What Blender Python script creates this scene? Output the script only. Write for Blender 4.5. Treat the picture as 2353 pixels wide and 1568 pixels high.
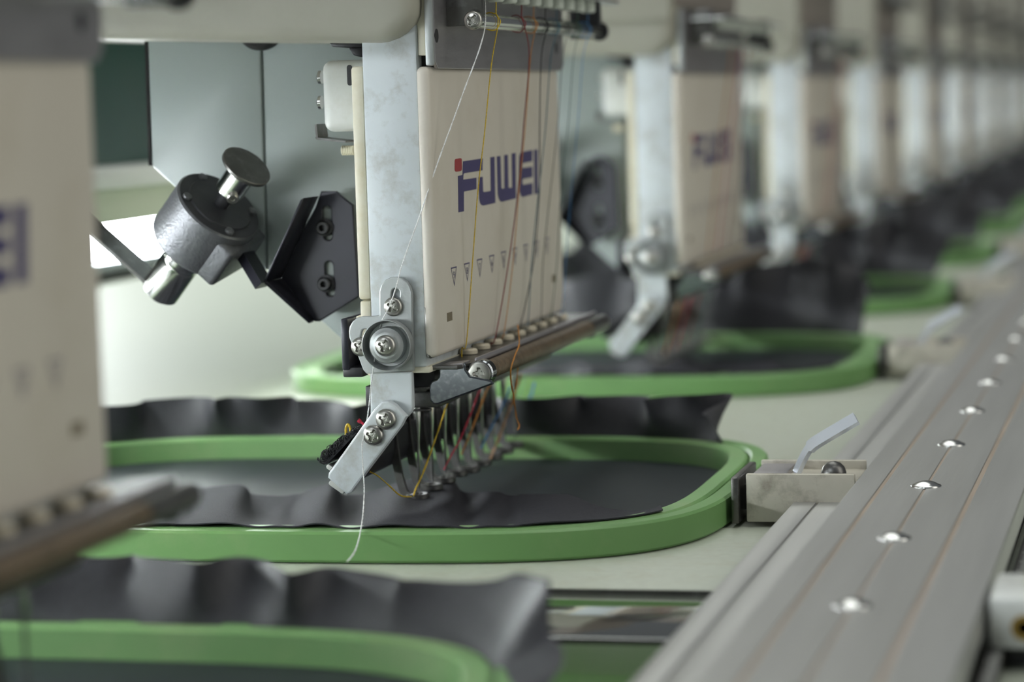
import bpy, bmesh, math, random
import numpy as np
from mathutils import Vector, Matrix

random.seed(7)
for o in list(bpy.data.objects):
    bpy.data.objects.remove(o)
SC = bpy.context.scene
COL = SC.collection

# ------------------------------------------------------------------ camera
F_PX, CX, CY = 6200.0, 1176.5, 784.0            # frame taken as 2353 x 1568
VPX, VPY, ROLL = 2700.0, 190.0, 0.03            # vanishing point of the row of heads
_dy = np.array([VPX - CX, -(VPY - CY), -F_PX]); _dy /= np.linalg.norm(_dy)
_w = (-ROLL * (VPX - CX) - (VPY - CY)) / F_PX
_u = np.array([-ROLL, 1.0, _w]); _u /= np.linalg.norm(_u)
_dx = np.cross(_dy, _u)
RC = np.stack([_dx, _dy, _u], 1)                # cam = RC @ world
CAM = np.array([0.0, 0.0, 0.1])
camd = bpy.data.cameras.new('camera')
cam = bpy.data.objects.new('camera', camd)
COL.objects.link(cam)
SC.camera = cam
camd.sensor_width = 36.0
camd.lens = F_PX / 2353.0 * 36.0
camd.clip_start = 0.01
camd.clip_end = 50
_m = Matrix([list(RC[:, i]) + [CAM[i]] for i in range(3)] + [[0, 0, 0, 1]])
cam.matrix_world = _m
camd.dof.use_dof = True
camd.dof.focus_distance = 0.618
camd.dof.aperture_fstop = 12.5
camd.dof.aperture_blades = 0

# ------------------------------------------------------------------ world, lights, exposure
wd = bpy.data.worlds.new('world'); SC.world = wd; wd.use_nodes = True
wd.node_tree.nodes['Background'].inputs[0].default_value = (0.80, 0.86, 0.90, 1)
wd.node_tree.nodes['Background'].inputs[1].default_value = 0.13
SC.view_settings.view_transform = 'Standard'
SC.view_settings.look = 'None'
SC.view_settings.gamma = 1.0
SC.view_settings.use_curve_mapping = False
SC.view_settings.exposure = 0.08


def area_light(name, loc, target, sx, sy, power, col):
    d = bpy.data.lights.new(name, 'AREA'); d.shape = 'RECTANGLE'; d.size = sx; d.size_y = sy
    d.energy = power; d.color = col
    o = bpy.data.objects.new(name, d); COL.objects.link(o)
    o.location = loc
    o.rotation_euler = (Vector(target) - Vector(loc)).to_track_quat('-Z', 'Y').to_euler()
    return o


area_light('window_light', (-1.5, -1.5, 1.3), (-.2, .8, 0), 2.0, 1.5, 62, (0.90, 0.97, 1.0))
area_light('ceiling_light', (-0.3, 1.7, 2.3), (-.2, 1.5, 0), 1.2, 4.0, 34, (0.97, 1.0, 0.96))


area_light('rear_fill_light', (-2.3, 2.6, 0.9), (-.45, 1.1, 0), 2.2, 1.2, 95, (0.95, 1.0, 1.0))  # unseen fill, added to brighten the table behind the beam
area_light('aisle_fill_light', (1.7, 0.4, 1.0), (-.16, .9, .05), 1.2, 2.4, 16, (1.0, 0.98, 0.90))  # added soft fill from the operator side, lifts the front covers


# ------------------------------------------------------------------ measuring helpers
def at(px, py, ax, val):
    """world point seen at a pixel of the photograph on the plane axis = val"""
    d = RC.T @ np.array([px - CX, -(py - CY), -F_PX])
    t = (val - CAM[ax]) / d[ax]
    return Vector(CAM + d * t)


def pts(lst, ax, val, sx=1.0, ox=0.0, oy=0.0):
    return [at(ox + a / sx, oy + b / sx, ax, val) for a, b in lst]


# ------------------------------------------------------------------ materials
def mat(name, col, rough=0.5, metal=0.0, var=0.0, vscale=60.0, dirt=None, dirt_amt=0.0, dscale=40.0,
        bump=0.0, bscale=300.0, stretch=(1, 1, 1), emis=None, estr=0.0, spec=0.5, trans=0.0, coat=0.0, sheen=0.0):
    m = bpy.data.materials.new(name); m.use_nodes = True
    nt = m.node_tree; n = nt.nodes; L = nt.links
    b = n['Principled BSDF']
    b.inputs['Roughness'].default_value = rough
    b.inputs['Metallic'].default_value = metal
    b.inputs['Specular IOR Level'].default_value = spec
    b.inputs['Transmission Weight'].default_value = trans
    b.inputs['Coat Weight'].default_value = coat
    b.inputs['Sheen Weight'].default_value = sheen
    b.inputs['Base Color'].default_value = (*col, 1)
    tc = n.new('ShaderNodeTexCoord')
    mp = n.new('ShaderNodeMapping'); L.new(tc.outputs['Object'], mp.inputs[0])
    mp.inputs['Scale'].default_value = stretch
    cur = None
    if var > 0:
        t = n.new('ShaderNodeTexNoise'); t.inputs['Scale'].default_value = vscale
        t.inputs['Detail'].default_value = 5; L.new(mp.outputs[0], t.inputs['Vector'])
        r = n.new('ShaderNodeValToRGB'); L.new(t.outputs['Fac'], r.inputs[0])
        r.color_ramp.elements[0].position = 0.3; r.color_ramp.elements[1].position = 0.7
        r.color_ramp.elements[0].color = (*[c * (1 - var) for c in col], 1)
        r.color_ramp.elements[1].color = (*[min(1, c * (1 + var)) for c in col], 1)
        cur = r.outputs[0]
    if dirt is not None:
        t = n.new('ShaderNodeTexNoise'); t.inputs['Scale'].default_value = dscale
        t.inputs['Detail'].default_value = 8; t.inputs['Roughness'].default_value = 0.65
        L.new(mp.outputs[0], t.inputs['Vector'])
        r = n.new('ShaderNodeValToRGB'); L.new(t.outputs['Fac'], r.inputs[0])
        r.color_ramp.elements[0].position = 0.50; r.color_ramp.elements[1].position = 0.78
        r.color_ramp.elements[0].color = (0, 0, 0, 1)
        r.color_ramp.elements[1].color = (dirt_amt, dirt_amt, dirt_amt, 1)
        mx = n.new('ShaderNodeMix'); mx.data_type = 'RGBA'
        L.new(r.outputs[0], mx.inputs[0])
        if cur is not None:
            L.new(cur, mx.inputs[6])
        else:
            mx.inputs[6].default_value = (*col, 1)
        mx.inputs[7].default_value = (*dirt, 1)
        cur = mx.outputs[2]
    if cur is not None:
        L.new(cur, b.inputs['Base Color'])
    if bump > 0:
        t = n.new('ShaderNodeTexNoise'); t.inputs['Scale'].default_value = bscale
        t.inputs['Detail'].default_value = 3; L.new(mp.outputs[0], t.inputs['Vector'])
        bp = n.new('ShaderNodeBump'); bp.inputs['Strength'].default_value = bump
        bp.inputs['Distance'].default_value = 0.0005
        L.new(t.outputs['Fac'], bp.inputs['Height']); L.new(bp.outputs[0], b.inputs['Normal'])
    if emis is not None:
        b.inputs['Emission Color'].default_value = (*emis, 1)
        b.inputs['Emission Strength'].default_value = estr
    return m


MT = {}
MT['paint'] = mat('blue_white_paint', (.62, .665, .69), .42, 0, .06, 60, (.33, .31, .26), .75, 150, .05, 400)
MT['arm'] = mat('cream_arm_paint', (.345, .335, .28), .5, 0, .06, 20, (.22, .21, .17), .35, 18)
MT['cream'] = mat('cream_plastic', (.60, .555, .485), .5, 0, .025, 30, (.40, .34, .24), .35, 35)
MT['cream2'] = mat('yellowed_plastic', (.78, .74, .60), .42, 0, .03, 60, (.50, .38, .12), .6, 42)
MT['body'] = mat('pale_green_paint', (.33, .375, .365), .38, 0, .03, 12, (.40, .43, .42), .5, 14)
MT['steel'] = mat('brushed_steel', (.50, .48, .50), .38, .9, .10, 90, (.24, .23, .24), .6, 160, .25, 420, (1, .25, 1))
MT['matte_steel'] = mat('blasted_steel', (.42, .44, .44), .5, .75, .05, 200, None, 0, 1, .12, 900)
MT['chrome'] = mat('nickel_plate', (.60, .60, .585), .20, 1.0)
MT['screw'] = mat('zinc_screw', (.46, .45, .42), .33, 1.0, .06, 300)
MT['dsteel'] = mat('dark_steel', (.15, .147, .14), .36, .9, .15, 150, (.35, .35, .36), .5, 320)
MT['black'] = mat('black_plastic', (.018, .018, .022), .42, 0, .2, 200)
MT['blackmetal'] = mat('black_coated_steel', (.020, .020, .030), .33, .2, .2, 60)
MT['rubber'] = mat('brown_roller', (.17, .125, .08), .38, .35, .25, 400, (.06, .045, .03), .8, 300, .5, 1800)
MT['eyelet'] = mat('porcelain_eyelet', (.72, .66, .52), .35, 0, .05, 300, (.3, .22, .12), .6, 350)
MT['eyelet_w'] = mat('white_eyelet', (.66, .70, .64), .4)
MT['green'] = mat('green_hoop_plastic', (.165, .335, .115), .42, 0, .07, 25, (.36, .42, .22), .45, 30)
MT['green_in'] = mat('green_inner_ring_plastic', (.20, .375, .145), .42, 0, .07, 25, (.40, .44, .25), .45, 28)
MT['fabric'] = mat('charcoal_fabric', (.042, .042, .049), .82, 0, .12, 900, None, 0, 1, .3, 2600, spec=.12)
MT['ruffle'] = mat('charcoal_ruffle_fabric', (.040, .040, .047), .52, 0, .12, 900, None, 0, 1, .3, 2600, spec=.42)
MT['film'] = mat('dark_backing_cloth', (.020, .026, .030), .5, 0, .1, 500, spec=.22)
MT['table'] = mat('speckled_laminate', (.49, .525, .44), .34, 0, .045, 420, (.38, .34, .22), .35, 130)
MT['alu'] = mat('aluminium_rail', (.47, .47, .455), .40, .75, .07, 180, (.36, .35, .32), .4, 35, .12, 900, (1, .05, 1))
MT['groove'] = mat('worn_tan_groove', (.42, .34, .27), .5, .3, .15, 300, None, 0, 1, 0, 1, (1, .1, 1))
MT['mirror'] = mat('polished_steel', (.52, .53, .51), .06, 1.0, .04, 40)
MT['solenoid'] = mat('grey_cast_metal', (.155, .158, .17), .42, .55, .10, 500, None, 0, 1, .35, 1400)
MT['solenoid_top'] = mat('dark_cast_face', (.055, .055, .062), .5, .3, .1, 300)
MT['plug'] = mat('black_rubber', (.006, .006, .006), .7)
MT['dgreen'] = mat('dark_green_panel', (.012, .055, .044), .3, 0, .1, 10)
MT['pgreen'] = mat('pale_green_beam', (.55, .60, .47), .4)
MT['whiteband'] = mat('white_beam_edge', (.75, .78, .74), .35)
MT['greyband'] = mat('grey_lamp_tray', (.34, .38, .39), .3, .4)
MT['lamp'] = mat('lamp_tube_glow', (.9, .95, 1.0), .4, emis=(.93, .97, 1.0), estr=36.0)
MT['logo'] = mat('purple_print', (.052, .042, .135), .5)
MT['red'] = mat('red_print', (.33, .035, .04), .5)
MT['slot'] = mat('olive_slot', (.17, .14, .09), .7)
MT['clamp'] = mat('stained_bracket', (.56, .53, .45), .42, .2, .1, 100, (.12, .09, .06), .85, 110)
MT['wall'] = mat('far_wall', (.22, .205, .18), .9, 0, .15, 1.5)
MT['floor'] = mat('workshop_floor', (.18, .18, .17), .6, 0, .1, 3)
MT['whitebox'] = mat('dirty_white_box', (.60, .615, .59), .36, 0, .03, 60, (.30, .27, .19), .5, 60)
MT['pad'] = mat('black_hook_pad', (.022, .022, .025), .7, 0, .3, 800)
MT['guard'] = mat('shiny_guard_plate', (.27, .29, .31), .14, 1.0, .05, 300, (.75, .75, .75), .5, 900)
MT['lever'] = mat('bright_lever', (.74, .79, .86), .22, .35)
MT['brass'] = mat('brass', (.45, .30, .08), .35, .9)
MT['knob'] = mat('ivory_knob', (.78, .74, .58), .45)
MT['tension'] = mat('shaded_tension_cover', (.23, .20, .175), .5, 0, .08, 20)  # cream panel given a brown colour that holds its shade


# ------------------------------------------------------------------ mesh builder
class MB:
    def __init__(self):
        self.v = []; self.f = []

    def add(self, vs, fs, M=None):
        o = len(self.v)
        for p in vs:
            p = Vector(p)
            self.v.append(M @ p if M is not None else p)
        self.f += [tuple(i + o for i in f) for f in fs]
        return self

    def bm(self, bm, M=None):
        bm.verts.index_update()
        self.add([v.co.copy() for v in bm.verts], [[v.index for v in f.verts] for f in bm.faces], M)
        bm.free()
        return self

    def box(self, x0, x1, y0, y1, z0, z1, bev=0.0, seg=2, M=None):
        bm = bmesh.new()
        bmesh.ops.create_cube(bm, size=1.0)
        for v in bm.verts:
            v.co = Vector((x0 + (v.co.x + .5) * (x1 - x0), y0 + (v.co.y + .5) * (y1 - y0), z0 + (v.co.z + .5) * (z1 - z0)))
        if bev > 0:
            bmesh.ops.bevel(bm, geom=bm.edges[:], offset=bev, segments=seg, affect='EDGES', profile=.5, clamp_overlap=True)
        return self.bm(bm, M)

    def prism(self, poly, off, bev=0.0, seg=2):
        """polygon (list of Vector) extruded by vector off"""
        bm = bmesh.new()
        vs = [bm.verts.new(p) for p in poly]
        f = bm.faces.new(vs)
        r = bmesh.ops.extrude_face_region(bm, geom=[f])
        for e in r['geom']:
            if isinstance(e, bmesh.types.BMVert):
                e.co += Vector(off)
        bmesh.ops.recalc_face_normals(bm, faces=bm.faces[:])
        if bev > 0:
            bmesh.ops.bevel(bm, geom=bm.edges[:], offset=bev, segments=seg, affect='EDGES', profile=.5, clamp_overlap=True)
        return self.bm(bm)

    def lathe(self, prof, n=32, M=None, cap=True):
        """profile [(radius, height)] turned round local z"""
        vs = []; fs = []
        for r, h in prof:
            for i in range(n):
                a = 2 * math.pi * i / n
                vs.append((r * math.cos(a), r * math.sin(a), h))
        for j in range(len(prof) - 1):
            for i in range(n):
                a, b = j * n + i, j * n + (i + 1) % n
                fs.append((a, b, b + n, a + n))
        if cap:
            fs.append(tuple(range(n - 1, -1, -1)))
            fs.append(tuple((len(prof) - 1) * n + i for i in range(n)))
        return self.add(vs, fs, M)

    def tube(self, P, r, n=8, cap=True, close=False):
        P = [Vector(p) for p in P]
        k = len(P)
        vs = []; fs = []
        prev = None
        for i, p in enumerate(P):
            t = (P[(i + 1) % k] - P[i - 1]) if close else (P[min(i + 1, k - 1)] - P[max(i - 1, 0)])
            if t.length < 1e-12:
                t = Vector((0, 0, 1))
            t.normalize()
            if prev is None:
                a = Vector((1, 0, 0)) if abs(t.x) < .8 else Vector((0, 1, 0))
                u = t.cross(a).normalized()
            else:
                u = prev - t * prev.dot(t)
                u = u.normalized() if u.length > 1e-9 else t.orthogonal().normalized()
            prev = u
            w = t.cross(u)
            rr = r[i] if isinstance(r, (list, tuple)) else r
            for q in range(n):
                a = 2 * math.pi * q / n
                vs.append(p + (u * math.cos(a) + w * math.sin(a)) * rr)
        for i in range(k if close else k - 1):
            j = (i + 1) % k
            for q in range(n):
                q2 = (q + 1) % n
                fs.append((i * n + q, i * n + q2, j * n + q2, j * n + q))
        if cap and not close:
            fs.append(tuple(range(n - 1, -1, -1)))
            fs.append(tuple((k - 1) * n + q for q in range(n)))
        return self.add(vs, fs)

    def strip(self, P, side, width, thick):
        """flat bar of given width (along side) and thickness swept along P"""
        P = [Vector(p) for p in P]; side = Vector(side).normalized()
        vs = []; fs = []
        for i, p in enumerate(P):
            t = (P[min(i + 1, len(P) - 1)] - P[max(i - 1, 0)]).normalized()
            nn = t.cross(side).normalized()
            w = width[i] if isinstance(width, (list, tuple)) else width
            for a, b in ((-1, -1), (1, -1), (1, 1), (-1, 1)):
                vs.append(p + side * (a * w / 2) + nn * (b * thick / 2))
        for i in range(len(P) - 1):
            for q in range(4):
                q2 = (q + 1) % 4
                fs.append((i * 4 + q, i * 4 + q2, i * 4 + 4 + q2, i * 4 + 4 + q))
        fs.append((3, 2, 1, 0)); k = (len(P) - 1) * 4
        fs.append((k, k + 1, k + 2, k + 3))
        return self.add(vs, fs)

    def mesh(self, name, smooth=30.0):
        me = bpy.data.meshes.new(name)
        me.from_pydata([tuple(p) for p in self.v], [], self.f)
        bm = bmesh.new(); bm.from_mesh(me)
        bmesh.ops.recalc_face_normals(bm, faces=bm.faces[:])
        bm.to_mesh(me); bm.free()
        if smooth:
            me.polygons.foreach_set('use_smooth', [True] * len(me.polygons))
            me.set_sharp_from_angle(angle=math.radians(smooth))
        me.update()
        return me


def plate(name, loops, off, bev=0.0):
    """flat plate with holes: first loop the outline, the rest holes (world points in one plane), extruded by off"""
    o = loops[0]
    org = o[0]
    offv = Vector(off)
    nz = offv.normalized()
    ux = nz.orthogonal().normalized(); uy = nz.cross(ux)
    cu = bpy.data.curves.new('tmp', 'CURVE'); cu.dimensions = '2D'; cu.fill_mode = 'BOTH'
    cu.extrude = offv.length / 2 - bev; cu.bevel_depth = bev; cu.bevel_resolution = 1
    for lp in loops:
        s = cu.splines.new('POLY'); s.points.add(len(lp) - 1)
        for i, p in enumerate(lp):
            d = p - org
            s.points[i].co = (d.dot(ux), d.dot(uy), 0, 1)
        s.use_cyclic_u = True
    t = bpy.data.objects.new('tmp', cu)
    me = bpy.data.meshes.new_from_object(t)
    bpy.data.objects.remove(t); bpy.data.curves.remove(cu)
    M = Matrix.Translation(org + offv / 2) @ Matrix((ux, uy, nz)).transposed().to_4x4()
    me.transform(M)
    me.name = name
    me.polygons.foreach_set('use_smooth', [True] * len(me.polygons))
    me.set_sharp_from_angle(angle=math.radians(35))
    return me


W = {}


def obj(name, me, m, parent=None, M=None):
    """link one mesh object; M is its world matrix (default: mesh already in world coordinates)"""
    if isinstance(me, MB):
        me = me.mesh(name)
    o = bpy.data.objects.new(name, me)
    COL.objects.link(o)
    if m is not None and len(me.materials) == 0:
        me.materials.append(MT[m] if isinstance(m, str) else m)
    M = M if M is not None else Matrix.Identity(4)
    if parent is not None:
        o.parent = parent
        o.matrix_basis = W[parent.name].inverted() @ M
    else:
        o.matrix_basis = M
    W[o.name] = M.copy()
    return o


def root(name, loc, label, cat, group=None):
    o = bpy.data.objects.new(name, None)
    COL.objects.link(o)
    o.empty_display_size = .01
    o.location = loc
    W[o.name] = Matrix.Translation(loc)
    tag(o, label, cat, group)
    return o


def tag(o, label, cat, group=None, kind=None):
    if label: o['label'] = label
    if cat: o['category'] = cat
    if group: o['group'] = group
    if kind: o['kind'] = kind
    return o


def copy_tree(o, parent=None, skip=()):
    c = o.copy(); COL.objects.link(c); c.parent = parent
    for ch in KIDS.get(o.name, []):
        if ch.name.split('.')[0] in skip:
            continue
        copy_tree(ch, c, skip)
    return c


def index_children():
    KIDS.clear()
    for o in COL.objects:
        if o.parent is not None:
            KIDS.setdefault(o.parent.name, []).append(o)


KIDS = {}


def frame(loc, zdir, xdir=None):
    z = Vector(zdir).normalized()
    x = Vector(xdir) if xdir is not None else z.orthogonal()
    x = (x - z * x.dot(z)).normalized()
    y = z.cross(x)
    return Matrix.Translation(Vector(loc)) @ Matrix((x, y, z)).transposed().to_4x4()


def spline(P, n=8):
    P = [Vector(p) for p in P]
    out = []
    for i in range(len(P) - 1):
        a = P[max(i - 1, 0)]; b = P[i]; c = P[i + 1]; d = P[min(i + 2, len(P) - 1)]
        for k in range(n):
            t = k / n
            out.append(.5 * ((2 * b) + (c - a) * t + (2 * a - 5 * b + 4 * c - d) * t * t + (3 * b - a - 3 * c + d) * t ** 3))
    out.append(P[-1])
    return out


def circle2(c, r, ax, n=24):
    out = []
    for i in range(n):
        a = 2 * math.pi * i / n
        d = Vector((r * math.cos(a), 0, r * math.sin(a))) if ax == 1 else Vector((0, r * math.cos(a), r * math.sin(a)))
        out.append(c + d)
    return out


def slot2(c0, c1, r, n=10):
    """stadium loop in an XZ plane"""
    d = (c1 - c0).normalized(); s = Vector((d.z, 0, -d.x))
    out = []
    for i in range(n + 1):
        a = math.pi * i / n
        out.append(c1 + s * (r * math.cos(a)) + d * (r * math.sin(a)))
    for i in range(n + 1):
        a = math.pi * i / n
        out.append(c0 - s * (r * math.cos(a)) - d * (r * math.sin(a)))
    return out


def screw_mesh(name, r, h, dome=.5, m='screw', cross=.62, rot=.35):
    """pan head with a sunk cross recess; axis +z, base at z = 0"""
    n, k = 64, 18
    vs = []; fs = []
    ca, sa = math.cos(rot), math.sin(rot)
    vs.append((0, 0, h - h * .55))
    for j in range(1, k + 1):
        q = j / k; rr = r * q
        for i in range(n):
            a = 2 * math.pi * i / n
            x, y = rr * math.cos(a), rr * math.sin(a)
            z = h * (1 - dome) + h * dome * math.sqrt(max(0, 1 - q ** 2.6))
            X, Y = abs(x * ca + y * sa), abs(-x * sa + y * ca)
            wid = r * .15; ln = r * cross
            lo, hi = min(X, Y), max(X, Y)
            if lo < wid * (1.25 - .4 * hi / ln) and hi < ln:
                z -= h * .55 * min(1, (ln - hi) / (ln * .25)) * .9
            elif hi < wid * 1.7 and lo < wid * 1.7:
                z -= h * .25
            vs.append((x, y, z))
    for i in range(n):
        fs.append((0, 1 + i, 1 + (i + 1) % n))
    for j in range(k - 1):
        for i in range(n):
            a = 1 + j * n + i; b = 1 + j * n + (i + 1) % n
            fs.append((a, a + n, b + n, b))
    base = len(vs)
    for i in range(n):
        a = 2 * math.pi * i / n
        vs.append((r * math.cos(a), r * math.sin(a), 0))
    for i in range(n):
        a = 1 + (k - 1) * n + i; b = 1 + (k - 1) * n + (i + 1) % n
        fs.append((a, base + i, base + (i + 1) % n, b))
    fs.append(tuple(base + i for i in range(n)))
    me = MB().add(vs, fs).mesh(name, 40)
    me.materials.append(MT[m])
    return me


SCREW_BIG = screw_mesh('screw', .00245, .0016, .75)
SCREW_MID = screw_mesh('screw', .0022, .0014, .7, rot=.2)
SCREW_FLAT = screw_mesh('screw', .0027, .0012, .25, rot=.78, cross=.55)
SCREW_RAIL = MB().lathe([(.0034, 0), (.0034, .0003), (.0031, .0005), (.0027, .0006), (.0024, .0008), (.0018, .0011), (.0010, .0013), (.0002, .00135)], 40).mesh('screw', 60)
SCREW_RAIL.materials.append(MT['chrome'])
# ------------------------------------------------------------------ the setting
o = obj('floor', MB().box(-4, 3, -3, 9, -.82, -.80), 'floor'); tag(o, 'dark workshop floor under the machine', 'floor', kind='structure')
o = obj('wall_far', MB().box(-4, 3, 8.6, 8.7, -.8, 3), 'wall'); tag(o, 'dim brownish far wall behind the row of heads', 'wall', kind='structure')

D = 0.320                                        # spacing of the heads along the row
# ------------------------------------------------------------------ machine table
t = root('machine_table', (-.4, 2.6, -.02), 'pale speckled laminate table of the embroidery machine under the hoops', 'table')
obj('table_panel', MB().box(-1.25, .35, .5362, 7.0, -.018, 0, .0005), 'table', t)
obj('table_panel', MB().box(-1.25, .35, -1.0, .30, -.018, 0, .0005), 'table', t)
obj('edge_strip', MB().box(-1.25, .35, .5356, .5361, -.018, -.0003), 'dsteel', t)
obj('table_panel', MB().box(-.0335, .35, .3002, .5354, -.018, -.0006, .0003), 'table', t)
obj('under_tray', MB().box(-1.25, .35, .28, .56, -.06, -.055), 'plug', t)
for lx in (-1.2, .3):
    for ly in (-.9, 6.9):
        obj('leg', MB().box(lx - .03, lx + .03, ly - .03, ly + .03, -.8, -.018), 'greyband', t)
o = obj('steel_cover_plate', MB().box(-.9, -.0345, .4874, .5353, -.012, -.0004, .0002), 'mirror')
tag(o, 'polished steel cover plate mirroring the green hoop, beside the laminate table edge', 'cover plate', 'steel cover plates')
obj('gap_shade', MB().box(-.9, -.0345, .4866, .48735, -.03, -.0007), 'plug', t)  # black strip standing in for the shade inside the gap
o = obj('steel_cover_plate', MB().box(-.9, -.0345, .302, .4818, -.012, -.0004, .0002), 'mirror')
tag(o, 'polished steel cover plate at the bottom edge, nearer than the black gap', 'cover plate', 'steel cover plates')

# ------------------------------------------------------------------ rear beam with its lamp
t = root('machine_beam', (-.34, 2.6, 0), 'long rear machine beam of dark green and pale bands behind the heads', 'machine beam')
obj('green_panel', MB().box(-.36, -.335, .25, 6.8, .0838, .24), 'dgreen', t)
obj('upper_ledge', MB().box(-.345, -.309, .25, 6.8, .0778, .0836, .0008), 'whiteband', t)
obj('pale_band', MB().box(-.345, -.314, .25, 6.8, .0668, .0777, .0005), 'pgreen', t)
obj('lamp_tray', MB().box(-.345, -.319, .25, 6.8, .0515, .0545, .0004), 'greyband', t)
obj('lower_tray', MB().box(-.345, -.322, .25, 6.8, .0470, .0485, .0004), 'whiteband', t)
obj('back_web', MB().box(-.350, -.3455, .25, 6.8, .046, .0836), 'greyband', t)
for y in (.3, 2.4, 4.6, 6.7):
    obj('support_post', MB().box(-.39, -.365, y - .02, y + .02, .0004, .24, .002), 'greyband', t)
obj('top_cap', MB().box(-.40, -.34, .25, 6.8, .24, .26, .002), 'body', t)
for i, y0 in enumerate((.28, 1.50, 2.72, 3.94, 5.16)):
    lm = root('lamp_tube', (-.3245, y0, .0606),
              ['glowing white lamp tube nearest the camera, behind the grey solenoid',
               'glowing lamp tube seen just right of the sharp head',
               'third glowing lamp tube along the rear beam', 'fourth glowing lamp tube along the rear beam',
               'farthest glowing lamp tube along the rear beam'][i], 'lamp', 'lamp tubes on the rear beam')
    M = frame((-.3245, y0 + .008, .0606), (0, 1, 0))
    obj('tube', MB().lathe([(.0052, 0), (.0056, .001), (.0056, 1.183), (.0052, 1.184)], 20, M), 'lamp', lm)
    obj('end_cap', MB().lathe([(.0058, -.008), (.006, -.007), (.006, .004), (.0058, .005)], 20, M), 'whiteband', lm)
    obj('end_cap', MB().lathe([(.0058, 1.179), (.006, 1.18), (.006, 1.191), (.0058, 1.192)], 20, M), 'whiteband', lm)

# ------------------------------------------------------------------ the embroidery head (built once, then copied)
YC = .592
XP = -.16365
H = root('embroidery_unit', (-.21, .65, 0), 'white embroidery head in sharp focus with coloured threads over its cover', 'embroidery head', 'embroidery heads in a row')

# upper arm
ap = [Vector((-.345, YC - .007, .1225)), Vector((-.1715, YC - .007, .1142)), Vector((-.1655, YC - .007, .1190)), Vector((-.1655, YC - .007, .205)), Vector((-.345, YC - .007, .205))]
arm = obj('upper_arm', MB().prism(ap, (0, .115, 0), .0035, 3), 'arm', H)
obj('arm_cover', MB().box(-.345, -.1652, YC - .0095, YC - .0068, .1262, .206, .0012), 'arm', arm)
obj('mounting_foot', MB().box(-.365, -.32, YC, .70, .118, .215, .003), 'body', arm)
# side body of the head: two panels with a seam
YB = .637
pb = [(322, 60), (600, 60), (617, 600), (617, 627), (347, 382)]
obj('body_panel', MB().prism(pts([(337, 40), (598, 40), (598, 120), (611, 590), (611, 622), (349, 382)], 1, YB), (0, .055, 0), .0006), 'body', H)
obj('body_panel', MB().prism(pts([(601, 40), (840, 40), (850, 840), (800, 795), (614, 624), (614, 590)], 1, YB + .0004), (0, .055, 0), .0006), 'body', H)
obj('edge_shade', MB().prism(pts([(330, 40), (336.5, 40), (348, 381), (341, 381)], 1, YB + .001), (0, .055, 0)), 'plug', H)  # black strip painted in for the panel's rear edge in shadow
c = at(600, 62, 1, YB)
obj('round_plug', MB().lathe([(.0058, -.0005), (.0058, .002), (.0050, .003), (.002, .0032)], 40, frame(c, (0, -1, 0))), 'plug', H)
obj('arm_stop', MB().prism(pts([(755, 96), (832, 96), (832, 113), (762, 108)], 1, .612), (0, .012, 0), .0004), 'black', H)
obj('arm_stop', MB().prism(pts([(800, 110), (832, 110), (832, 132), (812, 128)], 1, .611), (0, .01, 0), .0004), 'black', H)

# needle case
obj('needle_case', MB().box(-.1798, -.1668, YC, .722, .0402, .1240, .0007), 'paint', H)
obj('case_backing', MB().box(-.1828, -.17985, YC + .0006, .720, .0558, .1093, .0008), 'cream2', H)
obj('case_backing', MB().box(-.1824, -.17985, YC + .0004, .720, .0500, .0556, .0005), 'cream2', H)
obj('lower_block', MB().prism([Vector((-.1840, YC + .002, .0520)), Vector((-.1800, YC + .002, .0520)), Vector((-.1800, YC + .002, .0370)), Vector((-.1823, YC + .002, .0390))], (0, .11, 0), .0003), 'cream2', H)
obj('case_foot', MB().box(-.1798, -.1662, YC + .0006, .7215, .0388, .0404, .0004), 'cream2', H)
# narrow steel clip between case and cover
obj('side_clip', MB().prism(pts([(974, 706), (981, 706), (990, 826), (981, 822)], 1, YC - .0012), (0, .004, 0), .0003), 'dsteel', H)
# front cover
cov = obj('front_cover', MB().box(-.1668, XP, YC - .0015, .7225, .0425, .1087, .0013, 3), 'cream', H)
Z8 = (4.356, 1020, 320)


def print_mesh(name, polys, m):
    mb = MB()
    for p in polys:
        P = pts(p, 0, XP + .00002, *Z8)
        bm = bmesh.new()
        f = bm.faces.new([bm.verts.new(q) for q in P])
        r = bmesh.ops.extrude_face_region(bm, geom=[f])
        for e in r['geom']:
            if isinstance(e, bmesh.types.BMVert):
                e.co += Vector((.00004, 0, 0))
        bmesh.ops.triangulate(bm, faces=bm.faces[:])
        mb.bm(bm)
    return obj(name, mb.mesh(name, 0), m, cov)


print_mesh('logo_lettering', [
    [(190, 222), (388, 192), (386, 312), (205, 341), (196, 350), (193, 405), (326, 385), (326, 500), (200, 525), (200, 722), (145, 733), (140, 370), (185, 357)],
    [(345, 381), (388, 376), (392, 520), (402, 530), (468, 518), (464, 181), (507, 174), (515, 638), (395, 665), (377, 660), (362, 638), (353, 600)],
    [(528, 172), (566, 167), (575, 490), (582, 496), (605, 492), (602, 160), (640, 154), (647, 483), (655, 488), (682, 484), (677, 143), (718, 136), (722, 592), (580, 628), (562, 620), (547, 590), (538, 550)],
    [(775, 130), (885, 108), (885, 222), (795, 238), (783, 248), (785, 289), (885, 273), (887, 380), (795, 397), (785, 407), (788, 458), (888, 438), (888, 552), (785, 580), (768, 560), (757, 520), (750, 380), (752, 180), (760, 150)],
    [(901, 107), (938, 101), (942, 545), (906, 551)],
], 'logo')
print_mesh('logo_dot', [[(120, 198), (162, 190), (172, 193), (178, 202), (180, 298), (175, 314), (164, 320), (122, 326), (112, 320), (107, 306), (108, 214), (112, 203)]], 'red')
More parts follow.
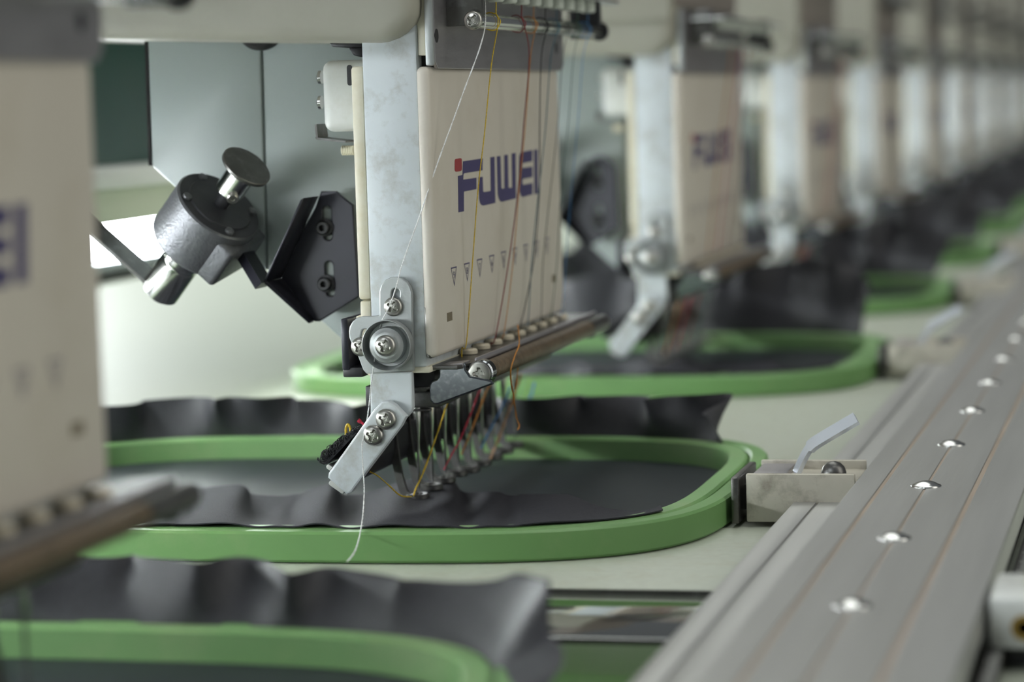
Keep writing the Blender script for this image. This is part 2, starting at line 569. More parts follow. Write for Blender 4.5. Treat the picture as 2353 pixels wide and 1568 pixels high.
# numbered triangles, 9 down to 1
nm = MB()
for i in range(9):
    y = .6067 + i * .01205; zt = .0622 + i * .00018; zb = zt - .0045; hw = .00262
    A = Vector((XP + .00005, y - hw, zt)); B = Vector((XP + .00005, y + hw, zt)); Cc = Vector((XP + .00005, y, zb))
    g = (A + B + Cc) / 3
    for p, q in ((A, B), (B, Cc), (Cc, A)):
        p2 = g + (p - g) * .80; q2 = g + (q - g) * .80
        nm.add([p, q, q2, p2], [(0, 1, 2, 3)])
    cu = bpy.data.curves.new('tmp', 'FONT'); cu.body = str(9 - i); cu.size = .0027; cu.align_x = 'CENTER'
    to = bpy.data.objects.new('tmp', cu)
    me = bpy.data.meshes.new_from_object(to)
    Mx = Matrix.Translation((XP + .00005, y, zt - .0026)) @ Matrix(((0, 0, 1), (1, 0, 0), (0, 1, 0))).to_4x4() @ Matrix.Diagonal((1.05, .85, 1, 1))
    nm.add([v.co for v in me.vertices], [tuple(p.vertices) for p in me.polygons], Mx)
    bpy.data.objects.remove(to); bpy.data.curves.remove(cu); bpy.data.meshes.remove(me)
obj('needle_numbers', nm.mesh('needle_numbers', 0), 'logo', cov)
for px, py in ((1033, 728), (1273, 640)):
    c = at(px, py, 0, XP)
    obj('slot', MB().box(XP - .0006, XP + .00008, c.y - .0022, c.y + .0022, c.z - .0010, c.z + .0010), 'slot', cov)

# tension bracket above the cover
tb = obj('tension_bracket', plate('tension_bracket', [[Vector((-.1634, y, z)) for y, z in
     ((.5925, .1300), (.5925, .1098), (.5945, .1084), (.722, .1084), (.7245, .1104), (.7245, .1300))]], (.0009, 0, 0), .0002), 'steel', H)
obj('bracket_flange', MB().box(-.1646, -.1626, .5912, .5924, .1088, .1300, .0005), 'matte_steel', tb)
for px, py in ((1003, 82), (1278, 110)):
    c = at(px, py, 0, -.1625)
    obj('bolt_hole', MB().lathe([(.0016, -.0002), (.0016, .00006), (.001, .00007)], 20, frame(c, (1, 0, 0))), 'black', tb)
obj('spacer_block', MB().box(-.1668, -.1642, .5930, .602, .1112, .130, .0004), 'cream2', H)
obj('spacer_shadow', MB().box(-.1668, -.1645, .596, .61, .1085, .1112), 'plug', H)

# upper thread rod and eyelet plate
RX, RZ = -.1556, .1190
rod = obj('thread_rod', MB().lathe([(.0012, -.001), (.0017, 0), (.0017, .138), (.0012, .1395)], 28, frame((RX, .6015, RZ), (0, 1, 0))), 'chrome', H)
obj('rod_screw', SCREW_MID, None, rod, frame((RX, .6012, RZ), (0, -1, 0)))
obj('rod_bracket', MB().box(-.1628, RX + .0016, .6030, .6050, .1178, .1300, .0004), 'dsteel', H)
obj('rod_bracket', MB().box(-.1628, RX + .0014, .7345, .7375, .1170, .1290, .0004), 'black', H)
obj('rod_end', MB().lathe([(.0026, 0), (.0026, .0016), (.0018, .0022)], 24, frame((RX, .7395, RZ), (0, 1, 0))), 'black', H)
UPZ = .1262
uplate = obj('upper_eyelet_plate', plate('upper_eyelet_plate', [[Vector((x, y, UPZ)) for x, y in
      ((-.1630, .6005), (-.1500, .6005), (-.1490, .603), (-.1490, .735), (-.1515, .7475), (-.1545, .7475), (-.1575, .738), (-.1630, .735))]], (0, 0, .0008), .0002), 'chrome', H)
EYEL = MB().lathe([(.0010, .0006), (.0018, .0006), (.0022, .0002), (.0022, -.0006), (.0017, -.0009), (.0015, -.0022), (.0021, -.0026), (.0021, -.0034), (.0012, -.0036), (.0010, -.0030)], 20).mesh('eyelet', 40)
EYEL.materials.append(MT['eyelet'])
EYEW = MB().lathe([(.0008, .0012), (.0020, .0012), (.0020, .0004), (.0020, -.0022), (.0016, -.0026), (.0008, -.0026)], 20).mesh('eyelet', 40)
EYEW.materials.append(MT['eyelet_w'])
for i in range(9):
    obj('upper_eyelet', EYEW, None, uplate, Matrix.Translation((-.1545, .6185 + .0128 * i, UPZ)))

# lower eyelet plate
lp = obj('lower_eyelet_plate', plate('lower_eyelet_plate', [[Vector((x, y, .0393)) for x, y in
     ((-.1668, .5950), (-.1605, .5950), (-.1580, .604), (-.1580, .735), (-.1605, .7395), (-.1668, .7395))]], (0, 0, .0010), .0002), 'dsteel', H)
obj('plate_lip', MB().box(-.1587, -.1578, .604, .7365, .0392, .0412, .0003), 'steel', lp)
for i in range(9):
    obj('lower_eyelet', EYEL, None, lp, Matrix.Translation((-.1646, .6214 + .01235 * i, .0411)))
obj('plate_end', MB().box(-.1668, -.1585, .7360, .7395, .0335, .0395, .0008), 'black', lp)
# brown roller in front of it
roller = obj('thread_roller', MB().lathe([(.0020, 0), (.0022, .0005), (.0022, .112), (.0021, .1122), (.0019, .1125), (.0019, .1325), (.0015, .1335)], 28, frame((-.1561, .6035, .0380), (0, 1, 0))), 'rubber', H)
obj('roller_tip', MB().lathe([(.00225, 0), (.00225, .021), (.0019, .0216)], 28, frame((-.1561, .7160, .0380), (0, 1, 0))), 'dsteel', roller)
obj('roller_washer', MB().lathe([(.0028, 0), (.0031, .0004), (.0031, .0036), (.0028, .004)], 32, frame((-.1561, .5990, .0380), (0, 1, 0))), 'guard', roller)
obj('roller_screw', SCREW_FLAT, None, roller, frame((-.1561, .5990, .0380), (0, -1, 0)))
obj('roller_bracket', MB().box(-.1660, -.1550, .7330, .7350, .0355, .0400, .0004), 'black', H)
# polished guard plate
gp = pts([(1012, 842), (1064, 838), (1067, 852), (1078, 868), (1126, 878), (1128, 881), (1006, 926), (998, 926), (991, 919), (990, 886), (993, 880), (1005, 875), (1011, 868), (1012, 860)], 1, .5975)
obj('needle_guard', plate('needle_guard', [gp], (0, .0011, 0), .0004), 'guard', H)
gp2 = pts([(998, 840), (1064, 834), (1064, 844), (1012, 846), (1002, 850)], 1, .5970)
obj('guard_fold', MB().prism(gp2, (0, .007, 0), .0003), 'steel', H)
# blocks under the case
obj('needle_bar_guide', MB().box(-.1790, -.1668, .5985, .7200, .0350, .0389, .0004), 'black', H)
obj('guide_strip', MB().box(-.1775, -.1690, .5990, .7190, .0338, .0352, .0004), 'dsteel', H)
obj('guide_block', MB().box(-.1740, -.1665, .6010, .7170, .0298, .0338, .0006), 'dsteel', H)
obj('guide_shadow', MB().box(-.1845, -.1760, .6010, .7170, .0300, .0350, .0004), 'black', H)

# needles and presser feet
NX = -.1780
NP = .01225
loop_pts = []
for i in range(20):
    a = 2 * math.pi * i / 20
    cxv = .0018 if math.cos(a) > 0 else -.0018
    loop_pts.append(Vector((cxv + .0011 * math.cos(a), .0011 * math.sin(a), 0)))
LOOP = MB().tube(loop_pts, .00034, 8, close=True); LOOP.tube([p + Vector((.0002, 0, .0009)) for p in loop_pts], .00030, 8, close=True)
LOOP = LOOP.mesh('needle_clamp', 60); LOOP.materials.append(MT['dsteel'])
BAR = MB().lathe([(.0010, .0225), (.0010, .0330), (.0007, .0338)], 16).lathe([(.0013, .0242), (.0013, .0262)], 16).mesh('needle_bar'); BAR.materials.append(MT['chrome'])
NEED = MB().lathe([(.00002, 0.0), (.00022, .0016), (.00036, .003), (.00038, .0095), (.00042, .0125), (.00075, .0165), (.00082, .0180), (.00082, .0210)], 14).mesh('needle'); NEED.materials.append(MT['chrome'])
fm = MB()
prof = [(.00125, .0004), (.00135, .0014), (.0026, .0014), (.0029, .0011), (.0029, .0002), (.0026, -.0001), (.0015, -.0001), (.00125, .0004)]
fm.lathe(prof, 32, cap=False)
sp = spline([(-.0018, .0002, .0006), (-.0034, .0003, .0016), (-.0046, .0004, .0058), (-.0054, .0005, .0110), (-.0060, .0006, .0190), (-.0050, .0006, .0260)], 6)
fm.strip(sp, (0, 1, 0), .0012, .0019)
FOOT = fm.mesh('presser_foot', 40); FOOT.materials.append(MT['dsteel'])
foot_z = [.0052, .0058, .0058, .0058, .0050, .0050, .0050, .0050, .0050]
for i in range(9):
    y = .6214 + NP * i
    nb = obj('needle_bar', BAR, None, H, Matrix.Translation((NX, y, .0030)))
    obj('needle', NEED, None, nb, Matrix.Translation((NX + .0001, y, .0068)))
    obj('needle_clamp', LOOP, None, nb, Matrix.Translation((NX + .0006, y, .0270)))
    obj('presser_foot', FOOT, None, H, Matrix.Translation((NX - .0004, y, foot_z[i])))

# wiper bracket at the side of the case
YW = YC - .0016
z1 = (6.533, 760, 620)
out = [(745, 690), (745, 330), (770, 240), (830, 170), (905, 135), (985, 130), (1070, 150), (1140, 200), (1185, 270), (1205, 350), (1210, 700), (1225, 1500), (540, 1545), (500, 1500), (420, 1290), (345, 1150), (295, 1020), (287, 930), (300, 860), (340, 790), (400, 742), (470, 722), (640, 718), (710, 710)]
hole1 = slot2(at(760 + 975 / 6.533, 620 + 345 / 6.533, 1, YW), at(760 + 960 / 6.533, 620 + 560 / 6.533, 1, YW), .00125)
hole2 = slot2(at(760 + 515 / 6.533, 620 + 950 / 6.533, 1, YW), at(760 + 480 / 6.533, 620 + 1130 / 6.533, 1, YW), .00120)
wb = obj('wiper_bracket', plate('wiper_bracket', [pts(out, 1, YW, *z1), hole1, hole2], (0, .0014, 0), .0003), 'matte_steel', H)
c = at(897.5, 791, 1, YW)
PUL = [(.0003, .0004), (.0003, .0040), (.0029, .0040), (.0031, .0039), (.0034, .0036), (.0040, .0033), (.0042, .0028), (.0042, .0008), (.0050, .0008), (.00535, .0022), (.00565, .0038), (.0058, .0037), (.0058, .0010), (.0056, .0004)]
obj('pulley', MB().lathe(PUL, 64, frame(c, (0, -1, 0))), 'matte_steel', wb)
obj('pulley_screw', SCREW_BIG, None, wb, frame(c + Vector((0, -.0038, 0)), (0, -1, 0)))
obj('screw', SCREW_MID, None, wb, frame(at(904.5, 705, 1, YW), (0, -1, 0)))
obj('screw', SCREW_MID, None, wb, frame(at(829, 797, 1, YW), (0, -1, 0)))
# wiper arm: upright strip and slanted strip
z2 = (5.058, 740, 840)
up = [(575, 100), (1022, 96), (1034, 480), (1015, 540), (940, 620), (800, 760), (580, 640)]
wu = obj('wiper_arm', plate('wiper_arm', [pts(up, 1, YC - .0002, *z2)], (0, .0022, 0), .0004), 'paint', H)
sl = [(700, 445), (760, 440), (830, 480), (945, 600), (900, 690), (500, 1220), (325, 1460), (290, 1476), (90, 1300), (95, 1265), (490, 715), (630, 520)]
ws = obj('slanted_arm', plate('slanted_arm', [pts(sl, 1, YC - .0030, *z2)], (0, .0026, 0), .0005), 'paint', wu)
obj('screw', SCREW_BIG, None, wu, frame(at(740 + 748 / 5.058, 840 + 626 / 5.058, 1, YC - .0030), (0, -1, 0)))
obj('screw', SCREW_BIG, None, wu, frame(at(740 + 602 / 5.058, 840 + 812 / 5.058, 1, YC - .0030), (0, -1, 0)))
obj('end_plug', MB().prism(pts([(68, 1375), (95, 1335), (270, 1460), (235, 1500), (90, 1400)], 1, YC - .0026, *z2), (0, .0022, 0), .0003), 'whitebox', wu)
# long wiper bar along the needles with its hook pad
bar_poly = pts([(90, 1220), (360, 860), (425, 920), (430, 1180), (400, 1330), (310, 1400), (130, 1300)], 1, YC - .0003, *z2)
wbar = obj('wiper_bar', MB().prism(bar_poly, (0, .128, 0), .0003), 'black', H)
obj('bar_edge', MB().prism(pts([(45, 1170), (75, 1150), (170, 1215), (130, 1250), (50, 1200)], 1, YC + .0002, *z2), (0, .12, 0), .0002), 'whitebox', wbar)
# hook pad: tangle of tiny loops
rp = random.Random(3)
pad = MB()
pa = at(740 + 55 / 5.058, 840 + 1150 / 5.058, 1, YC); pc = at(740 + 400 / 5.058, 840 + 790 / 5.058, 1, YC)
nrm = Vector((-(pc - pa).z, 0, (pc - pa).x)).normalized()
pad.prism([pa, pc, pc + nrm * .0007, pa + nrm * .0007], (0, .118, 0))
for k in range(900):
    s = rp.random(); yy = YC + rp.random() ** 2.2 * .118
    b0 = pa.lerp(pc, s) + nrm * (.0005 + (1 - s) * .0006 * rp.random())
    b0.y = yy
    R = rp.uniform(.0004, .0011) * (1.3 - .5 * s)
    ax = Vector((rp.uniform(-1, 1), rp.uniform(-1, 1), rp.uniform(-1, 1))).normalized()
    e1 = ax.orthogonal().normalized(); e2 = ax.cross(e1)
    n0 = rp.randint(6, 9)
    ring = [b0 + nrm * R * .6 + (e1 * math.cos(q * .8) + e2 * math.sin(q * .8)) * R for q in range(n0)]
    pad.tube(ring, .00011, 4)
o = obj('hook_pad', pad.mesh('hook_pad', 60), 'pad', wbar); o['kind'] = 'stuff'

# black slide rail behind the case
rl = obj('slide_rail', MB().box(-.1884, -.1866, YC + .004, .735, .0392, .0512, .0004), 'blackmetal', H)
obj('rail_lip', MB().box(-.1884, -.1835, YC + .0045, .735, .0375, .0398, .0004), 'black', rl)
obj('rail_spacer', MB().box(-.1866, -.1828, .600, .73, .0445, .0505, .0003), 'black', rl)

# white sensor box with strap and knob
bx = pts([(736, 140), (808, 306)], 1, .606)
sb = obj('sensor_box', MB().box(bx[0].x, -.1815, .606, .640, bx[1].z + .0004, bx[0].z, .0022, 4), 'whitebox', H)
for py in (178, 236):
    c = at(737, py, 1, .612)
    obj('box_bolt', MB().lathe([(.0016, -.0003), (.0016, .0004), (.0008, .0009)], 20, frame(c, (-1, 0, 0))), 'chrome', sb)
c = at(803, 173, 1, .6057)
obj('box_slot', MB().prism(slot2(c + Vector((0, 0, -.0018)), c + Vector((0, 0, .0018)), .0006), (0, .0006, 0)), 'black', sb)
st = pts([(737, 285), (740, 312), (744, 318), (806, 325)], 1, .613)
obj('strap', MB().strip(spline(st, 4), (0, 1, 0), .008, .0005), 'dsteel', sb)
kn = MB()
for i in range(7):
    x = at(786 + i * 4, 346, 1, .612).x
    kn.lathe([(.00105, 0), (.00118, .0001), (.00118, .0003), (.00105, .0004)], 20, frame((x, .612, at(790, 346, 1, .612).z), (1, 0, 0)))
obj('ribbed_knob', kn, 'knob', sb)

# black slotted bracket on the body panel
z5 = (3.135, 200, 300)
YK = YB - .0075
bo = [(1690, 447), (1790, 447), (1905, 542), (1950, 1190), (1672, 1368), (1640, 1368), (1420, 1140), (1400, 1010), (1650, 560)]
s1 = slot2(at(200 + 1725 / 3.135, 300 + 575 / 3.135, 1, YK), at(200 + 1735 / 3.135, 300 + 760 / 3.135, 1, YK), .00135)
s2 = slot2(at(200 + 1742 / 3.135, 300 + 975 / 3.135, 1, YK), at(200 + 1752 / 3.135, 300 + 1165 / 3.135, 1, YK), .00135)
bk = obj('slotted_bracket', plate('slotted_bracket', [pts(bo, 1, YK, *z5), s1, s2], (0, .0013, 0), .0003), 'blackmetal', H)
obj('bracket_seat', MB().prism(pts([(1640, 480), (1870, 540), (1900, 1180), (1680, 1320), (1450, 1080)], 1, YK + .0014, *z5), (0, .0058, 0)), 'body', bk)
A, B = pts([(1672, 470), (1405, 1060)], 1, YK, *z5)
fl = MB().prism([A, B, B + Vector((0, -.012, 0)), A + Vector((0, -.012, 0))], (-.0009, 0, -.0005), .0002)
B2 = pts([(1640, 1368)], 1, YK, *z5)[0]
fl.prism([B, B2, B2 + Vector((0, -.003, 0)), B + Vector((0, -.012, 0))], (-.0006, 0, -.0006), .0002)
obj('bracket_flange', fl, 'blackmetal', bk)
for zx, zy in ((1712, 700), (1722, 1105)):
    c = at(200 + zx / 3.135, 300 + zy / 3.135, 1, YK)
    ss = MB().lathe([(.0022, -.001), (.0022, .0), (.0016, .0002), (.0016, .0022), (.0014, .0024), (.0008, .0024), (.0008, .0008), (.0001, .0008)], 24, frame(c, (0, -1, 0)))
    obj('socket_screw', ss, 'black', bk)

# grey solenoid with knob and lever
ax = Vector((.69, -.33, .74)).normalized()
fc = at(504, 473, 1, .621)
MS = frame(fc, ax, (0, -1, 0))
so = obj('solenoid', MB().lathe([(.0040, -.0139), (.0106, -.0139), (.0113, -.0130), (.0113, -.0004), (.0109, 0)], 64, MS), 'solenoid', H)
_e = Vector((.74, 0, -.67)); _e = (_e - ax * _e.dot(ax)).normalized()
obj('solenoid_block', MB().box(0, .0122, -.0085, .0085, -.0138, -.0022, .0012, 3, frame(fc, ax, _e)), 'solenoid', so)
obj('solenoid_face', MB().lathe([(.0108, -.0002), (.0108, .00012), (.0085, .00016), (.0083, .0006), (.0001, .0006)], 64, MS), 'solenoid_top', so)
for a in (.9, 2.5, 4.3, 5.6):
    obj('face_rivet', MB().lathe([(.0011, .0001), (.0011, .0008), (.0007, .0010)], 16, MS @ Matrix.Translation((.0093 * math.cos(a), .0093 * math.sin(a), 0))), 'solenoid', so)
obj('shaft', MB().lathe([(.0019, .0004), (.0019, .0055), (.0012, .0056)], 24, MS), 'solenoid_top', so)
obj('collar', MB().lathe([(.0012, .0049), (.0034, .0049), (.0036, .0052), (.0036, .0130), (.0030, .0132)], 40, MS), 'chrome', so)
obj('knob_disc', MB().lathe([(.0030, .0128), (.0060, .0128), (.0064, .0131), (.0064, .0138), (.0061, .0140), (.0001, .0140)], 48, MS), 'dsteel', so)
dcam = (Vector((0, 0, .1)) - fc).normalized()
gs = (dcam + Vector((.35, 0, -.25))); gs = (gs - ax * gs.dot(ax)).normalized()
obj('grub_screw', MB().lathe([(.0015, 0), (.0015, .0012), (.0012, .0015), (.0006, .0015), (.0005, .0011)], 20, frame(fc + ax * .0062 + gs * .0030, gs)), 'screw', so)
obj('lower_sleeve', MB().lathe([(.0035, -.0139), (.0050, -.0141), (.0050, -.0190), (.0047, -.0194), (.0046, -.0199), (.0047, -.0204), (.0049, -.0208), (.0049, -.0305), (.0044, -.0309)], 48, MS), 'chrome', so)
obj('sleeve_rim', MB().lathe([(.0062, -.0136), (.0066, -.0142), (.0060, -.0150), (.0050, -.0152)], 48, MS), 'solenoid_top', so)
lv = Vector((-.74, -.05, .67)); lv = (lv - ax * lv.dot(ax)).normalized()
c = fc - ax * .0296
sd = ax.cross(lv)
lvm = MB().strip([c + lv * -.003, c + lv * .034], sd, .0062, .0009)
lvm.strip([c + lv * .0335 + ax * .0, c + lv * .0335 + ax * .008], sd, .0062, .0009)
obj('lever_arm', lvm, 'dsteel', so)
obj('lever_washer', MB().lathe([(.0034, -.0318), (.0036, -.0316), (.0036, -.0306), (.0030, -.0304)], 32, MS), 'chrome', so)
obj('stop_tab', MB().box(-.0016, .0016, -.0010, .0004, -.0265, -.0140, .0003, 2, MS @ Matrix.Rotation(2.35, 4, 'Z') @ Matrix.Translation((0, .0062, 0))), 'dsteel', so)
pA = fc - ax * .009 + Vector((.0085, .003, -.0035)); pB = B + Vector((-.001, -.011, -.001))
obj('holder_arm', MB().strip([pA, pA.lerp(pB, .6), pB], (0, 1, 0), .008, .0022), 'blackmetal', so)

# upper tension panel, seen on the heads farther down the row
tp = obj('tension_panel', MB().box(-.1790, -.1645, YC, .7225, .1310, .2700, .0015), 'tension', H)
KN = MB().lathe([(.0030, 0), (.0045, .0006), (.0045, .0020), (.0022, .0024), (.0022, .0085), (.0034, .0090), (.0034, .0130), (.0028, .0135)], 20).mesh('tension_knob'); KN.materials.append(MT['dsteel'])
for i in range(9):
    obj('tension_knob', KN, None, tp, frame((-.1645, .6065 + .0128 * i, .152 + (.012 if i % 2 else 0)), (1, 0, 0)))

# ------------------------------------------------------------------ copies of the head along the row
index_children()
HEADS = {1: H}
hl = {0: 'large blurred embroidery head cut off by the left edge of the picture',
      2: 'blurred embroidery head next behind the sharp one, between it and the third',
      3: 'second embroidery head behind the sharp one', 4: 'third embroidery head behind the sharp one',
      5: 'fourth embroidery head behind the sharp one', 6: 'fifth embroidery head behind the sharp one',
      7: 'sixth embroidery head behind the sharp one', 8: 'seventh embroidery head behind the sharp one',
      9: 'eighth embroidery head behind the sharp one', 10: 'ninth embroidery head behind the sharp one', 11: 'farthest embroidery head at the right end of the row'}
for k in (0, 2, 3, 4, 5, 6, 7, 8, 9, 10, 11):
    sk = ('hook_pad',) if k == 0 else ()
    if k >= 4:
        sk = ('needle_numbers', 'hook_pad', 'face_rivet', 'box_bolt', 'slot', 'bolt_hole', 'box_slot', 'rail_lip', 'rail_spacer')
    r = copy_tree(H, None, sk)
    r.location.y += (k - 1) * D - (.008 if k == 0 else 0)
    r['label'] = hl[k]
    HEADS[k] = r
# ------------------------------------------------------------------ hoops, fabric and hoop clamps
HC = Vector((-.2065, .6465, 0)); HA, HB, HN = .105, .0870, 3.9


def se(t, a, b, n=HN):
    c, s = math.cos(t), math.sin(t)
    return Vector((math.copysign(abs(c) ** (2 / n), c) * a, math.copysign(abs(s) ** (2 / n), s) * b, 0))


def ring_mesh(name, inset0, inset1, z0, z1, bev=.0006, n=160):
    """closed rim following the hoop outline, from inset0 to inset1 inward"""
    mb = MB(); vs = []; fs = []
    sec = [(inset0, z0 + bev), (inset0, z1 - bev), (inset0 + bev, z1), (inset1 - bev, z1), (inset1, z1 - bev), (inset1, z0 + bev), (inset1 - bev, z0), (inset0 + bev, z0)]
    # dense, even outline
    raw = [se(2 * math.pi * i / 2000, HA, HB) for i in range(2000)]
    L = [0]
    for i in range(2000):
        L.append(L[-1] + (raw[(i + 1) % 2000] - raw[i]).length)
    P = []; j = 0
    for i in range(n):
        s = L[-1] * i / n
        while L[j + 1] < s: j += 1
        P.append(raw[j].lerp(raw[(j + 1) % 2000], (s - L[j]) / max(1e-9, L[j + 1] - L[j])))
    for i in range(n):
        tg = (P[(i + 1) % n] - P[i - 1]).normalized(); nr = Vector((-tg.y, tg.x, 0))
        for d, z in sec:
            vs.append(HC + P[i] + nr * d + Vector((0, 0, z)))
    m = len(sec)
    for i in range(n):
        i2 = (i + 1) % n
        for q in range(m):
            q2 = (q + 1) % m
            fs.append((i * m + q, i2 * m + q, i2 * m + q2, i * m + q2))
    return mb.add(vs, fs).mesh(name, 35)


def sheet(name, P, top, amp, wl, seed, base=.0060, lean=0.0, th=.00035, nh=14, out=Vector((0, 1, 0)), flare=0.0, fine=.35, calm=0.0):
    """standing strip of cloth: P base points, top(s) its height, folds growing with height"""
    rr = random.Random(seed)
    ph = [rr.uniform(0, 6.28) for _ in range(5)]
    L = [0]
    for i in range(len(P) - 1): L.append(L[-1] + (P[i + 1] - P[i]).length)
    vs = []; fs = []
    for sgn in (0, 1):
        for i, p in enumerate(P):
            s = L[i]
            tg = (P[min(i + 1, len(P) - 1)] - P[max(i - 1, 0)]).normalized(); nr = Vector((-tg.y, tg.x, 0))
            if nr.dot(out) < 0: nr = -nr
            f0 = math.sin(2 * math.pi * s / wl + ph[0] + 1.3 * math.sin(2 * math.pi * s / (wl * 3.1) + ph[1]))
            f1 = math.sin(2 * math.pi * s / (wl * .47) + ph[2] + math.sin(2 * math.pi * s / (wl * 2.2) + ph[3]))
            h = top(s / L[-1])
            for j in range(nh + 1):
                q = j / nh
                d = amp * (1 - calm * min(1, max(0, (s / L[-1] - .68) / .10))) * (q ** .9) * (f0 * .75 + f1 * fine * q) + lean * q * (1 + 1.4 * calm * min(1, max(0, (s / L[-1] - .72) / .14)))
                w = flare * q * max(0, s / L[-1] - .8) / .2 + amp * .35 * q * math.sin(2 * math.pi * s / (wl * .7) + ph[4])
                vs.append(p + nr * (d + sgn * th) + tg * w + Vector((0, 0, base + (h - base) * q)))
    n = len(P); m = nh + 1
    for g in (0, 1):
        o = g * n * m
        for i in range(n - 1):
            for j in range(nh):
                a = o + i * m + j
                fs.append((a, a + m, a + m + 1, a + 1))
    o = n * m
    for i in range(n - 1):
        fs.append((i * m + nh, (i + 1) * m + nh, o + (i + 1) * m + nh, o + i * m + nh))
        fs.append((i * m, o + i * m, o + (i + 1) * m, (i + 1) * m))
    for e in (0, n - 1):
        for j in range(nh):
            fs.append((e * m + j, e * m + j + 1, o + e * m + j + 1, o + e * m + j))
    return MB().add(vs, fs).mesh(name, 60)


def prof(tab):
    def f(s):
        for (a, x), (b, y) in zip(tab, tab[1:]):
            if s <= b:
                t = (s - a) / (b - a); t = t * t * (3 - 2 * t)
                return x + (y - x) * t
        return tab[-1][1]
    return f


OUTER = ring_mesh('outer_ring', 0, .0046, .0003, .0072)
INNER = ring_mesh('inner_ring', .0051, .0100, .0003, .0072)
OUTER.materials.append(MT['green']); INNER.materials.append(MT['green_in'])
# flat cloth inside the hoop: fan of rings with a slight sag
fv = [HC + Vector((0, 0, .0012))]; ff = []
nn = 96; rings = 10
for j in range(1, rings + 1):
    for i in range(nn):
        p = se(2 * math.pi * i / nn, HA - .0095, HB - .0095) * (j / rings)
        fv.append(HC + p + Vector((0, 0, .0012 + .0006 * math.sin(p.x * 90) * math.cos(p.y * 70) * (1 - j / rings))))
for i in range(nn): ff.append((0, 1 + i, 1 + (i + 1) % nn))
for j in range(rings - 1):
    for i in range(nn):
        a = 1 + j * nn + i; b = 1 + j * nn + (i + 1) % nn
        ff.append((a, b, b + nn, a + nn))
FLAT = MB().add(fv, ff).mesh('hooped_cloth', 60); FLAT.materials.append(MT['film'])


def along(t0, t1, off, n=150):
    out = []
    for i in range(n + 1):
        t = t0 + (t1 - t0) * i / n
        out.append(HC + se(t, HA + off, HB + off))
    return out


def even(P, n):
    L = [0]
    for i in range(len(P) - 1): L.append(L[-1] + (P[i + 1] - P[i]).length)
    out = []; j = 0
    for i in range(n + 1):
        s = L[-1] * i / n
        while j < len(P) - 2 and L[j + 1] < s: j += 1
        out.append(P[j].lerp(P[j + 1], (s - L[j]) / max(1e-9, L[j + 1] - L[j])))
    return out


back_path = even(along(math.radians(165), math.radians(38), -.00485, 300), 220)


def flap(name, seed):
    """loose cloth folded in over the front rim, lying on the hooped cloth with folds running inwards"""
    rr = random.Random(seed); ph = [rr.uniform(0, 6.28) for _ in range(6)]
    nx, ny = 220, 16
    edge = prof([(-.31, .640), (-.24, .652), (-.19, .648), (-.160, .655), (-.145, .640), (-.1325, .622), (-.122, .604), (-.110, .590)])
    ez = prof([(-.31, .0030), (-.25, .0020), (-.20, .0022), (-.17, .0030), (-.155, .0052), (-.142, .0048), (-.1325, .0052), (-.122, .0062), (-.110, .0078)])
    vs = []; fs = []
    for g in (0, 1):
        for i in range(nx + 1):
            x = -.2900 + (.2900 - .1125) * i / nx
            yb = HC.y - (HB - .00485) * max(0, 1 - abs((x - HC.x) / (HA - .00485)) ** HN) ** (1 / HN)
            f = math.sin(x * 2 * math.pi / .026 + ph[0] + 1.2 * math.sin(x * 2 * math.pi / .071 + ph[1]))
            f2 = math.sin(x * 2 * math.pi / .0125 + ph[2] + 1.0 * math.sin(x * 2 * math.pi / .043 + ph[3]))
            for j in range(ny + 1):
                q = j / ny
                y = yb + (max(edge(x), yb + .004) - yb) * q
                z0 = .0076 * (1 - q) ** 1.5 + ez(x) * (1 - (1 - q) ** 1.5)
                hump = math.sin(math.pi * min(1, q * 1.15)) ** .8 if q < .87 else math.sin(math.pi * min(1, q * 1.15)) * .6
                am = .0024 * (.45 + .55 * q) * (1 if x < -.14 else .5)
                z = z0 + am * (f * .8 + f2 * .4) * (.25 + .75 * math.sin(math.pi * (.08 + .80 * q)))
                z = max(z, .0020) + g * .0003
                vs.append(Vector((x * (1 + .93 * (y / yb - 1)) + .0012 * f2 * q, y + .004 * f * q, z)))
    m = ny + 1; o = (nx + 1) * m
    for g in (0, 1):
        for i in range(nx):
            for j in range(ny):
                a = g * o + i * m + j
                fs.append((a, a + m, a + m + 1, a + 1))
    for i in range(nx):
        for j in (0, ny):
            fs.append((i * m + j, (i + 1) * m + j, o + (i + 1) * m + j, o + i * m + j))
    for i in (0, nx):
        for j in range(ny):
            fs.append((i * m + j, i * m + j + 1, o + i * m + j + 1, o + i * m + j))
    return MB().add(vs, fs).mesh(name, 60)


BT1 = prof([(0, .012), (.12, .0178), (.3, .0185), (.45, .0160), (.6, .0168), (.72, .0180), (.85, .0176), (.95, .0195), (1, .0150)])
BT2 = prof([(0, .020), (.2, .030), (.4, .028), (.55, .034), (.75, .033), (.9, .036), (1, .028)])
BT0 = prof([(0, .014), (.25, .0160), (.40, .0172), (.52, .0178), (.60, .0184), (.70, .0168), (.79, .0158), (.86, .0190), (.89, .0202), (.93, .0120), (1, .0075)])
FR = [flap('front_flap', 11), flap('front_flap', 12)]
BR = {1: sheet('rear_ruffle', back_path, BT1, .0070, .030, 5, lean=.0015), 2: sheet('rear_ruffle', back_path, BT2, .0048, .032, 23, lean=.007), 3: sheet('rear_ruffle', back_path, BT2, .0048, .030, 31, lean=.007),
      0: sheet('rear_ruffle', even(along(math.radians(165), math.radians(8), -.00485, 400), 300), BT0, .0062, .026, 8, lean=.0050, flare=0, fine=.12, calm=.8)}
for me in FR: me.materials.append(MT['fabric'])
for me in BR.values(): me.materials.append(MT['ruffle'])
